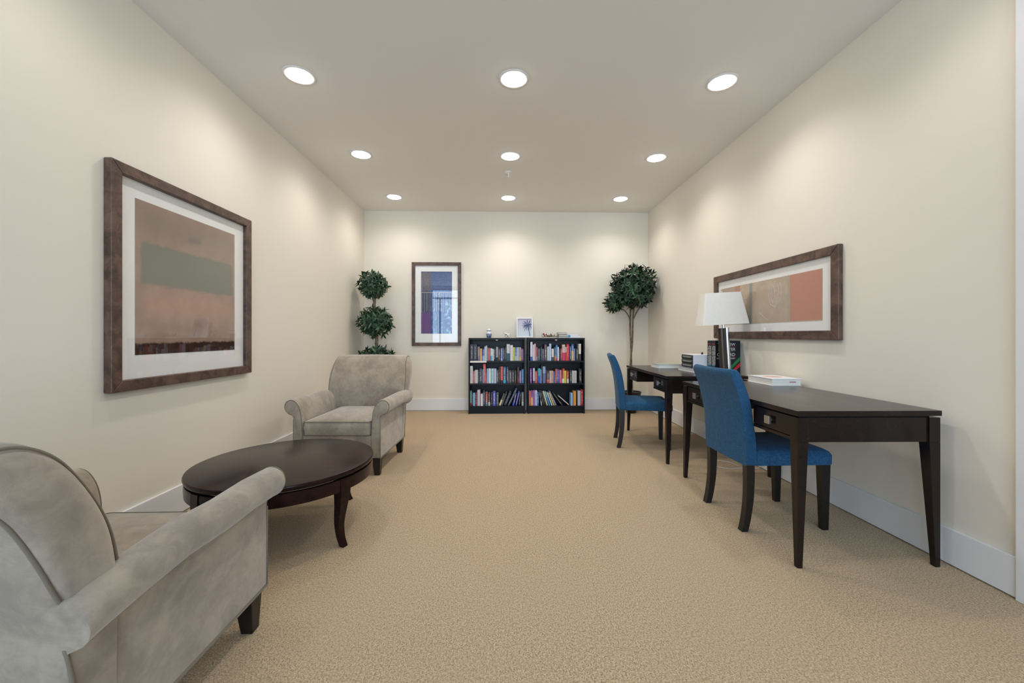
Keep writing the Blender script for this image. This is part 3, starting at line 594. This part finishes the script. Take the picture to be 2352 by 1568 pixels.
shelf_books([(120,180,840,'#d0604f','coral'),(185,240,835,'#5d4a98','violet','#d2b05a',.55),(245,298,830,'#a868b0','orchid'),(302,362,830,'#bccbe6','pale blue'),(366,410,880,'#2a68b0','blue'),(470,508,830,'#202024','black','#9aa0a4',.3,-8),(535,568,835,'#1b1a1a','thin black and cream','#1b1a1a',0,-11),(588,618,850,'#1d1816','thin black and gold','#1d1816',0,-13),(638,674,850,'#cfd6bc','pale green','#d8c79a',.3,-16),(698,742,855,'#7fc4b4','aqua and blue','#3f90c4',.6,-18),(770,812,880,'#c3bede','pale violet','#c3bede',0,-20),(838,870,895,'#d6cf5a','yellow','#d6cf5a',0,-22),(890,930,850,'#8480b0','grey-violet','#8480b0',0,-25),
 (1075,1110,890,'#3a2a33','thin dark plum','#3a2a33',0,-37),(1280,1312,975,'#e6e6ea','thin white','#c0404a',.08,-49),(1330,1390,905,'#8fb4de','light blue'),(1405,1480,850,'#d99a48','orange'),(1530,1612,840,'#b8b8cc','pale grey-lilac'),(1620,1690,810,'#b52438','crimson')], 1205, 830, 12.54, 0.108, RX, 'right', 'bottom')

# ------------------------------------------------------------------ on top of the bookcases
TZB = 1.0585
t = thing('ginger_jar', 'small blue and white porcelain jar with lid on the left bookcase', 'jar', (-0.185, 5.66, TZB))
MB().lathe([(0.026, 0), (0.03, 0.002), (0.036, 0.03), (0.041, 0.05), (0.040, 0.062), (0.031, 0.072), (0.029, 0.09), (0.024, 0.1)], 28).build('jar_body', M_jar, t, smooth=True, angle=0.9)
MB().lathe([(0.031, 0.1), (0.031, 0.106), (0.022, 0.118), (0.008, 0.124), (0.006, 0.13), (0.009, 0.136), (0.004, 0.142)], 24).build('lid', M_jar, t, smooth=True, angle=0.9)
t = thing('cow_figurine', 'small white spotted ceramic cow beside the white palm picture', 'figurine', (0.075, 5.66, TZB))
def blob(c, r, n=14, mi=0, mb=None):
    mb = mb or MB(); rings = []
    for i in range(9):
        a = -PI / 2 + PI * i / 8; rings.append([(c[0] + max(r[0] * math.cos(a), 1e-4) * math.cos(2 * PI * k / n), c[1] + max(r[1] * math.cos(a), 1e-4) * math.sin(2 * PI * k / n), c[2] + r[2] * math.sin(a)) for k in range(n)])
    return mb.loft(rings, False, mi)
blob((0.004, 0, 0.044), (0.034, 0.024, 0.026)).build('body', M_cow, t, smooth=True)
blob((-0.026, -0.01, 0.058), (0.016, 0.014, 0.014)).build('head', M_cow, t, smooth=True)
for sx in (-0.012, 0.022):
    for sy in (-0.012, 0.012): MB().lathe([(0.008, 0), (0.008, 0.034)], 10, (sx, sy, 0)).build('leg', M_cow, t, smooth=True)
MB().tube(spline([(-0.03, -0.01, 0.064), (-0.045, -0.012, 0.07), (-0.056, -0.012, 0.066)], 4), 0.004, 6).build('ear', M_cow, t, smooth=True)
# white palm picture leaning on the wall
t = thing('palm_picture', 'small white framed palm tree print leaning between the two bookcase tops', 'framed picture', (0.328, 5.728, TZB + 0.002), rot=(math.radians(-9), 0, 0))
pw, ph, pf = 0.236, 0.292, 0.016
for a in ((-pw / 2, pw / 2, 0, pf), (-pw / 2, pw / 2, ph - pf, ph), (-pw / 2, -pw / 2 + pf, pf, ph - pf), (pw / 2 - pf, pw / 2, pf, ph - pf)):
    MB().box(a[0], a[1], -0.012, 0.012, a[2], a[3]).build('frame_rail', M_white, t, bevel=0.0015)
def palm_fn(g, b):
    c = g.coord(); z = g.new('ShaderNodeSeparateXYZ', i_0=c).outputs[2]
    g.put(b.inputs['Base Color'], g.mix(g.ramp(z, 0.08, 0.26), hx('#d6e2ec'), hx('#cbc6de')))
MB().box(-pw / 2 + pf - 0.002, pw / 2 - pf + 0.002, 0.0, 0.006, pf - 0.002, ph - pf + 0.002).build('print', mat('palm_sky', '#c3cfe0', 0.8, fn=palm_fn), t)
pl = MB(); pc = (0.042, 0.18)
for k in range(21):
    a = 2 * PI * k / 21 + rnd.uniform(-0.1, 0.1); L = rnd.uniform(0.07, 0.10)
    p1 = (pc[0] + L * 0.6 * math.cos(a), pc[1] + L * 0.6 * math.sin(a) + 0.006); p2 = (min(0.098, pc[0] + L * math.cos(a)), min(0.27, pc[1] + L * math.sin(a) - 0.008))
    if p1[0] > 0.098: p1 = (0.098, p1[1])
    pl.tube([(pc[0], -0.0005, pc[1]), (p1[0], -0.0005, p1[1]), (p2[0], -0.0005, p2[1])], [0.0025, 0.0048, 0.0012], 5)
pl.tube(spline([(pc[0], -0.0005, pc[1]), (0.06, -0.0005, 0.11), (0.075, -0.0005, 0.02)], 5), 0.005, 6)
pl.build('palm_drawing', mat('palm_ink', '#4a5c8a', 0.8), t)
MB().box(-pw / 2 + pf - 0.002, pw / 2 - pf + 0.002, -0.006, -0.004, pf - 0.002, ph - pf + 0.002).build('glass', M_glass, t)
# holly-like sprig
t = thing('berry_sprig', 'dried sprig with red flowers and green leaves on the right bookcase', 'sprig', (0.665, 5.66, TZB))
M_red = mat('dried_red', '#8a2a20', 0.7); M_stem = mat('dried_stem', '#4b4430', 0.9); M_grn = mat('dried_green', '#3f4d33', 0.8)
MB().tube(spline([(-0.09, 0, 0.012), (-0.03, 0.01, 0.022), (0.04, 0, 0.018), (0.10, 0.006, 0.03)], 5), 0.003, 6).build('stem', M_stem, t)
for k in range(34):
    f = rnd.uniform(-1, 1); b0 = Vector((0.1 * f, 0, 0.018)); a = rnd.uniform(0, 2 * PI); el = rnd.uniform(-0.15, 1.2); L = rnd.uniform(0.025, 0.05)
    d = Vector((math.cos(a) * math.cos(el), math.sin(a) * math.cos(el) * 0.6, math.sin(el))); e = b0 + d * L; e.z = max(e.z, 0.004); mid = (b0 + e) / 2
    MB().tube([b0, mid, e], [0.0012, 0.0035, 0.0006], 4).build('leaf', M_grn, t)
for (x, y, z, r) in ((-0.075, -0.01, 0.055, 0.013), (-0.062, -0.012, 0.038, 0.011), (-0.035, -0.01, 0.048, 0.011), (-0.012, -0.012, 0.03, 0.012), (0.032, -0.012, 0.052, 0.010), (0.045, -0.008, 0.036, 0.008)):
    blob((x, y, z), (r, r, r * 0.9), 8).build('flower', M_red, t, smooth=True)
def flat_book(name, label, cx, cy, z, wx, wy, h, cover, rz=0.0, group=None, open_sides=('x0', 'y0'), board=0.003):
    t = thing(name, label, 'book', (cx, cy, z), rz, group)
    MB().box(-wx / 2, wx / 2, -wy / 2, wy / 2, 0, board).build('back_cover', cover, t)
    MB().box(-wx / 2 + 0.004, wx / 2 - 0.004, -wy / 2 + 0.004, wy / 2 - 0.004, board, h - board).build('pages', M_paper, t)
    MB().box(-wx / 2, wx / 2, -wy / 2, wy / 2, h - board, h).build('front_cover', cover, t)
    return t
for k, (dx, lb) in enumerate(((0.0, 'bottom'), (0.003, 'middle'), (-0.006, 'top'))):
    flat_book('journal', 'white-paged black journal, %s of the three stacked on the right bookcase' % lb, 0.858 + dx, 5.675, TZB + 0.0005 + k * 0.0245, 0.125, 0.17, 0.024, M_black, 0, 'stacked journals')
t = thing('book', 'white hardback lying flat at the right end of the right bookcase', 'book', (1.015, 5.675, TZB + 0.0005))
MB().box(-0.092, 0.092, -0.07, 0.07, 0, 0.048).build('cover', M_white, t, bevel=0.002)
MB().lathe([(0.019, 0), (0.019, 0.002), (0.015, 0.003)], 20).build('spine_emblem', mat('turquoise_ink', '#2f9cc4', 0.5), t, loc=(-0.066, -0.070, 0.024)).rotation_euler = (PI / 2, 0, 0)
MB().box(0.065, 0.083, -0.0706, -0.069, 0.036, 0.042).build('spine_print', mat('grey_ink', '#4c5568', 0.6), t)

# ------------------------------------------------------------------ on the desks
flat = flat_book('book', 'thick white paperback with pink spine label on the nearest desk', 2.003, 2.892, DZA + 0.0005, 0.212, 0.277, 0.049, M_white, math.radians(0))
MB().lathe([(0.06, 0), (0.0595, 0.0004)], 32).build('cover_print', mat('peach_ink', '#d9b8a8', 0.8), flat, loc=(0.0, 0.01, 0.049))
MB().box(0.022, 0.068, -0.1356, -0.1340, 0.022, 0.029).build('spine_print', mat('pink_ink', '#b5708e', 0.6), flat)
b2 = flat_book('book', 'white-edged book with pale green cover near the far end of the farther desk', 1.765, 4.21, DZB + 0.0005, 0.28, 0.21, 0.042, mat('pale_green_cover', '#9aa39a', 0.5), math.radians(1))
flat_book('book', 'thin white book at the bottom under the slipcase on the farther desk', 1.866, 3.812, DZB + 0.0005, 0.18, 0.33, 0.016, M_white, math.radians(1), 'thin books under the slipcase')
flat_book('book', 'thin grey-blue book directly under the slipcase on the farther desk', 1.868, 3.805, DZB + 0.0168, 0.178, 0.31, 0.018, mat('grey_blue_cover', '#5d6f80', 0.5), math.radians(0), 'thin books under the slipcase')
SZ = DZB + 0.0352
t = thing('slipcase', 'white slipcase holding three black volumes on the farther desk', 'book box', (1.882, 3.79, SZ))
sw, sd, sh = 0.20, 0.24, 0.128
m = MB(); m.box(-sw / 2, sw / 2, -sd / 2, sd / 2, 0, 0.003).box(-sw / 2, sw / 2, -sd / 2, sd / 2, sh - 0.003, sh).box(-sw / 2, sw / 2, -sd / 2, -sd / 2 + 0.003, 0.003, sh - 0.003).box(-sw / 2, sw / 2, sd / 2 - 0.003, sd / 2, 0.003, sh - 0.003).box(sw / 2 - 0.003, sw / 2, -sd / 2 + 0.003, sd / 2 - 0.003, 0.003, sh - 0.003)
m.build('case', M_white, t)
def spine_fn(g, b):
    c = g.coord(); x, y, z = g.new('ShaderNodeSeparateXYZ', i_0=c).outputs
    n = g.noise(1, 2, 0.7, g.new('ShaderNodeCombineXYZ', i_1=g.math('MULTIPLY', y, 160.0), i_2=g.math('MULTIPLY', z, 90.0)).outputs[0])
    k = g.math('MULTIPLY', g.math('MULTIPLY', g.ramp(z, 0.012, 0.014), g.ramp(z, 0.029, 0.027)), g.math('MULTIPLY', g.ramp(y, -0.09, -0.085), g.ramp(y, 0.09, 0.085)))
    g.put(b.inputs['Base Color'], g.mix(g.math('MULTIPLY', k, g.ramp(n, 0.45, 0.55, 0.15, 0.7)), hx('#23262c'), hx('#b9bcae')))
M_vol = mat('black_volume', '#23262c', 0.5, fn=spine_fn)
for k, lb in enumerate(('bottom', 'middle', 'top')):
    rg = []
    for y in (-0.112, 0.112):
        rg.append([(-0.105 + 0.006 * (abs(q) ** 2), y, 0.0198 + 0.0193 * q) for q in (-1, -0.6, 0, 0.6, 1)] + [(0.09, y, 0.0391), (0.09, y, 0.0005)])
    v = MB().loft(rg).build('book', M_vol); v.location = (1.882, 3.79, SZ + 0.0035 + k * 0.0402)
    tag(v, 'black volume, %s of three inside the white slipcase' % lb, 'book', 'volumes in the slipcase')
t = thing('beetle_ornament', 'tiny dark ornament on top of the white slipcase', 'ornament', (1.92, 3.775, SZ + sh))
blob((0, 0, 0.008), (0.012, 0.009, 0.008), 10).build('body', M_black, t, smooth=True); blob((0.002, 0, 0.018), (0.006, 0.005, 0.005), 8).build('head', M_black, t, smooth=True)

def text_part(txt, size, loc, rot, parent, m, name='lettering', align='RIGHT', sx=1.0):
    cu = bpy.data.curves.new(name, 'FONT'); cu.body = txt; cu.size = size; cu.align_x = align; cu.extrude = 0.0002; cu.resolution_u = 2
    o = bpy.data.objects.new(name, cu); C.objects.link(o); dg = bpy.context.evaluated_depsgraph_get()
    me = bpy.data.meshes.new_from_object(o.evaluated_get(dg)); bpy.data.objects.remove(o); bpy.data.curves.remove(cu)
    me.materials.clear(); me.materials.append(m)
    p = bpy.data.objects.new(name, me); C.objects.link(p); p.parent = parent; p.location = loc; p.rotation_euler = rot; p.scale = (sx, 1, 1); return p
M_ink = mat('white_ink', '#e9e7e2', 0.6); M_dred = mat('red_ink', '#c8202c', 0.5); M_dgrn = mat('green_ink', '#1d7a3e', 0.5); M_dblue = mat('teal_ink', '#2f8aa8', 0.5)
DX, DY, DWD, DH, DT = 1.910, 3.520, 0.226, 0.298, 0.066
for k, lb in enumerate(('front volume with red and green stripes', 'rear volume, only its spine showing')):
    t = thing('dictionary', 'tall navy dictionary behind the lamp, ' + lb, 'book', (DX, DY + k * (DT + 0.004), DZB + 0.0005), group='dictionary volumes')
    MB().box(0, DWD, 0, 0.003, 0, DH).box(0, DWD, DT - 0.003, DT, 0, DH).box(0, 0.004, 0.003, DT - 0.003, 0, DH).build('cover', M_navy, t)
    MB().box(0.004, DWD - 0.004, 0.003, DT - 0.003, 0.004, DH - 0.004).build('pages', M_paper, t)
    r_sp = (PI / 2, 0, -PI / 2)       # spine faces -x
    text_part('THE NEW SHORTER', 0.034, (-0.0002, DT * 0.62 + 0.012, 0.252), (PI / 2, PI / 2, -PI / 2), t, M_ink, 'spine_lettering', 'LEFT', 0.60)
    text_part('OXFORD ENGLISH', 0.034, (-0.0002, DT * 0.62 - 0.018, 0.252), (PI / 2, PI / 2, -PI / 2), t, M_ink, 'spine_lettering', 'LEFT', 0.60)
    MB().box(-0.0006, 0.001, 0.010, DT - 0.010, 0.264, 0.270).build('spine_band', M_dred, t); MB().box(-0.0006, 0.001, 0.010, DT - 0.010, 0.070, 0.082).build('spine_band', M_dblue, t)
    if k == 0:
        rc = (PI / 2, 0, 0); rx = DWD - 0.045
        for txt, sz, z in (('THE NEW', 0.036, 0.252), ('SHORTER', 0.036, 0.209), ('OXFORD', 0.040, 0.160), ('ENGLISH DICTIONARY', 0.0165, 0.134)):
            text_part(txt, sz, (rx, -0.0002, z), rc, t, M_ink, 'cover_lettering', 'RIGHT', 1.0)
        for z, mm in ((0.245, M_dred), (0.202, M_dgrn), (0.154, M_dred)): MB().box(0.03, rx, -0.0005, 0.001, z - 0.002, z).build('cover_rule', mm, t)
        for off, mm in ((0.0, M_dgrn), (-0.052, M_dred)):
            x0 = DWD - 0.150; za = 0.158 + off; hb = 0.036
            v = [(DWD, -0.0004, za), (DWD, -0.0004, za - hb), (x0, -0.0004, max(0.003, za - hb - 0.150)), (x0, -0.0004, max(0.003, za - 0.150))]
            if za - hb - 0.150 < 0.003: v = [(DWD, -0.0004, za), (DWD, -0.0004, za - hb), (DWD - (za - hb - 0.003), -0.0004, 0.003), (max(x0, DWD - (za - 0.003)), -0.0004, 0.003 if za - 0.150 < 0.003 else za - 0.150)]
            MB().add(v, [(0, 1, 2, 3)]).build('cover_stripe', mm, t)
# table lamp
t = thing('table_lamp', 'table lamp with white linen shade and bronze and chrome column on the farther desk', 'lamp', (1.960, 3.436, DZB + 0.0055), rot=Euler((0, math.radians(-3), 0), 'XYZ'))
MB().box(-0.075, 0.075, -0.058, 0.058, 0, 0.016).build('base', M_bronze, t, bevel=0.002)
rzl = 0.0; cl, sl = math.cos(rzl), math.sin(rzl)
def cyl(cx, r, z0, z1): return MB().lathe([(r, z0), (r, z1)], 28, (cx * cl, cx * sl, 0))
cyl(-0.0235, 0.0265, 0.016, 0.405).build('column', M_bronze, t, smooth=True, angle=0.8)
cyl(0.0235, 0.0205, 0.016, 0.408).build('column', M_chrome, t, smooth=True, angle=0.8)
cyl(-0.004, 0.0105, 0.405, 0.706).build('neck', M_chrome, t, smooth=True, angle=0.8)
def rectring(wx, wy, z, r=0.012):
    out = []
    for sx, sy, a0 in ((1, 1, 0), (-1, 1, PI / 2), (-1, -1, PI), (1, -1, 1.5 * PI)):
        for k in range(4):
            a = a0 + PI / 2 * k / 3; x = sx * (wx / 2 - r) + r * math.cos(a); y = sy * (wy / 2 - r) + r * math.sin(a); out.append((x * cl - y * sl - 0.016, x * sl + y * cl, z))
    return out
zb, zt = 0.436, 0.712
MB().loft([rectring(0.408, 0.155, zb), rectring(0.312, 0.108, zt), rectring(0.306, 0.102, zt), rectring(0.402, 0.149, zb), rectring(0.408, 0.155, zb)], caps=False).build('shade', M_linen, t, smooth=True, angle=0.7)
MB().tube([(-0.15 * cl, -0.15 * sl, zt - 0.006), (0.15 * cl, 0.15 * sl, zt - 0.006)], 0.002, 6).build('spider', M_chrome, t)
MB().lathe([(0.006, 0.702), (0.009, 0.717), (0.004, 0.727)], 12).build('finial', M_chrome, t, smooth=True)
# white cable on the carpet under the nearest desk
pts = spline([(2.125, 3.22, 0.30), (2.125, 3.22, 0.05), (2.08, 3.22, 0.004), (1.97, 3.24, 0.003), (1.87, 3.22, 0.003), (1.80, 3.28, 0.003), (1.80, 3.40, 0.003), (1.88, 3.44, 0.004), (1.96, 3.38, 0.004), (1.97, 3.28, 0.007)], 6)
tag(MB().tube(pts, 0.0025, 6).build('power_cable', M_cord, smooth=True), 'white power cable looped on the carpet between the two desks', 'cable')

# ------------------------------------------------------------------ topiary trees
def leaf_mesh(L, Wd, bend):
    v = []; f = []
    for i, (u, q) in enumerate(((0, 0.12), (0.3, 0.85), (0.6, 0.95), (0.85, 0.5), (1.0, 0.04))):
        z = -bend * u * u * L
        v += [(-Wd / 2 * q, u * L, z + 0.14 * Wd * q), (0, u * L, z), (Wd / 2 * q, u * L, z + 0.14 * Wd * q)]
        if i: a = 3 * (i - 1); f += [(a, a + 1, a + 4, a + 3), (a + 1, a + 2, a + 5, a + 4)]
    return v, f
LV = [leaf_mesh(0.080, 0.027, 0.35), leaf_mesh(0.068, 0.024, 0.7), leaf_mesh(0.090, 0.026, 0.15)]
LM = []
for v, f in LV:
    o = MB().add(v, f).build('leaf', M_leaf, smooth=True); LM.append(o.data); bpy.data.objects.remove(o)
def foliage(t, base_loc, balls, nros, seed):
    r = random.Random(seed); ls = []
    tot = sum(b[3] * b[4] for b in balls)
    for (cx, cy, cz, rx, rz_) in balls:
        n = int(nros * rx * rz_ / tot)
        for i in range(n):
            zz = 1 - 2 * (i + 0.5) / n; ph = i * 2.39996 + r.uniform(-0.25, 0.25); rr = math.sqrt(1 - zz * zz)
            d = Vector((rr * math.cos(ph), rr * math.sin(ph), zz)); k = r.uniform(0.58, 0.86) if i % 3 else r.uniform(0.35, 0.6)
            p = Vector((cx + d.x * rx * k, cy + d.y * rx * k, cz + d.z * rz_ * k)); d = (d + Vector((r.uniform(-.35, .35), r.uniform(-.35, .35), r.uniform(-.1, .5)))).normalized()
            q = d.to_track_quat('Z', 'Y').to_matrix()
            for j in range(7):
                a = 2 * PI * j / 7 + r.uniform(-0.3, 0.3); tilt = r.uniform(0.25, 1.15)
                m3 = q @ Matrix.Rotation(a, 3, 'Z') @ Matrix.Rotation(tilt, 3, 'X') @ Matrix.Rotation(r.uniform(-0.4, 0.4), 3, 'Y')
                s = r.uniform(0.75, 1.15); ls.append((p, m3, s, r.randrange(3)))
    W0 = Vector(base_loc)
    def inside(e):
        pt = e[0] + W0 + e[1] @ Vector((0, 0.09 * e[2], 0))
        return XL + 0.012 < pt.x < XR - 0.012 and pt.y < YB - 0.01
    ls = [e for e in ls if inside(e)]
    ls.sort(key=lambda e: ((e[0] + W0) - Vector((0, 0, 1.1))).length - 0.35 * 0)
    for p, m3, s, k in ls[:290]:
        o = bpy.data.objects.new('leaf', LM[k]); C.objects.link(o); o.parent = t; o.matrix_local = Matrix.Translation(p) @ m3.to_4x4() @ Matrix.Scale(s, 4)
    mb = MB()
    for p, m3, s, k in ls[290:]:
        v, f = LV[k]; mb.add([p + m3 @ (Vector(q) * s) for q in v], f)
    o = mb.build('foliage', M_leaf, t, smooth=True); o['kind'] = 'stuff'
def pot(t, r0, r1, h):
    MB().lathe([(r0, 0), (r1, h), (r1 - 0.012, h), (r1 - 0.018, h - 0.03), (0.01, h - 0.03)], 32).build('pot', M_pot, t, smooth=True, angle=0.7)
    mo = MB()
    for k in range(40):
        a = k * 2.4; q = (r1 - 0.04) * math.sqrt(k / 40); blob((q * math.cos(a), q * math.sin(a), h - 0.03), (0.028, 0.028, 0.022), 6, 0, mo)
    mo.build('moss', M_moss, t, smooth=True)['kind'] = 'stuff'
RP = (1.83, 5.60, 0)
t = thing('topiary_tree', 'single-ball artificial topiary tree in black pot, right back corner', 'plant', RP)
pot(t, 0.065, 0.14, 0.300)
for pts, r0 in (([(0.016, 0, 0.26), (0.002, 0, 0.7), (-0.006, 0, 1.0), (-0.014, 0, 1.25), (0.0, 0.0, 1.7)], 0.013), ([(-0.008, 0.01, 0.26), (-0.014, 0.012, 0.6), (0.020, 0.01, 1.0), (0.024, 0, 1.3), (0.05, 0, 1.65)], 0.012), ([(-0.01, 0, 1.24), (-0.04, -0.02, 1.36), (-0.12, -0.05, 1.45), (-0.22, -0.06, 1.48)], 0.008), ([(0.02, 0, 1.3), (0.07, -0.02, 1.42), (0.15, -0.05, 1.55)], 0.01)):
    MB().tube(spline(pts, 5), r0, 9).build('trunk', M_bark, t, smooth=True)
foliage(t, RP, [(0.006, -0.09, 1.775, 0.335, 0.34), (-0.26, -0.10, 1.55, 0.13, 0.13)], 340, 3)
LP = (-1.715, 5.42, 0)
t = thing('topiary_tree', 'three-ball artificial topiary tree behind the far armchair, left back corner', 'plant', LP)
pot(t, 0.12, 0.155, 0.27)
for pts, r0 in (([(0, 0, 0.24), (0.015, 0, 0.7), (0.02, 0, 1.05), (0.01, 0, 1.3), (-0.01, 0, 1.6), (0.0, 0, 1.8)], 0.017), ([(0.02, 0.01, 0.24), (0.03, 0.01, 0.8), (0.03, 0, 1.3), (0.0, 0, 1.5), (0.03, 0, 1.75)], 0.012), ([(0, 0, 1.5), (-0.03, -0.01, 1.6), (-0.06, -0.02, 1.75)], 0.007)):
    MB().tube(spline(pts, 5), r0, 9).build('trunk', M_bark, t, smooth=True)
foliage(t, LP, [(-0.018, 0, 1.775, 0.205, 0.19), (0.005, 0, 1.275, 0.235, 0.225), (0.03, 0, 0.745, 0.255, 0.225)], 360, 5)
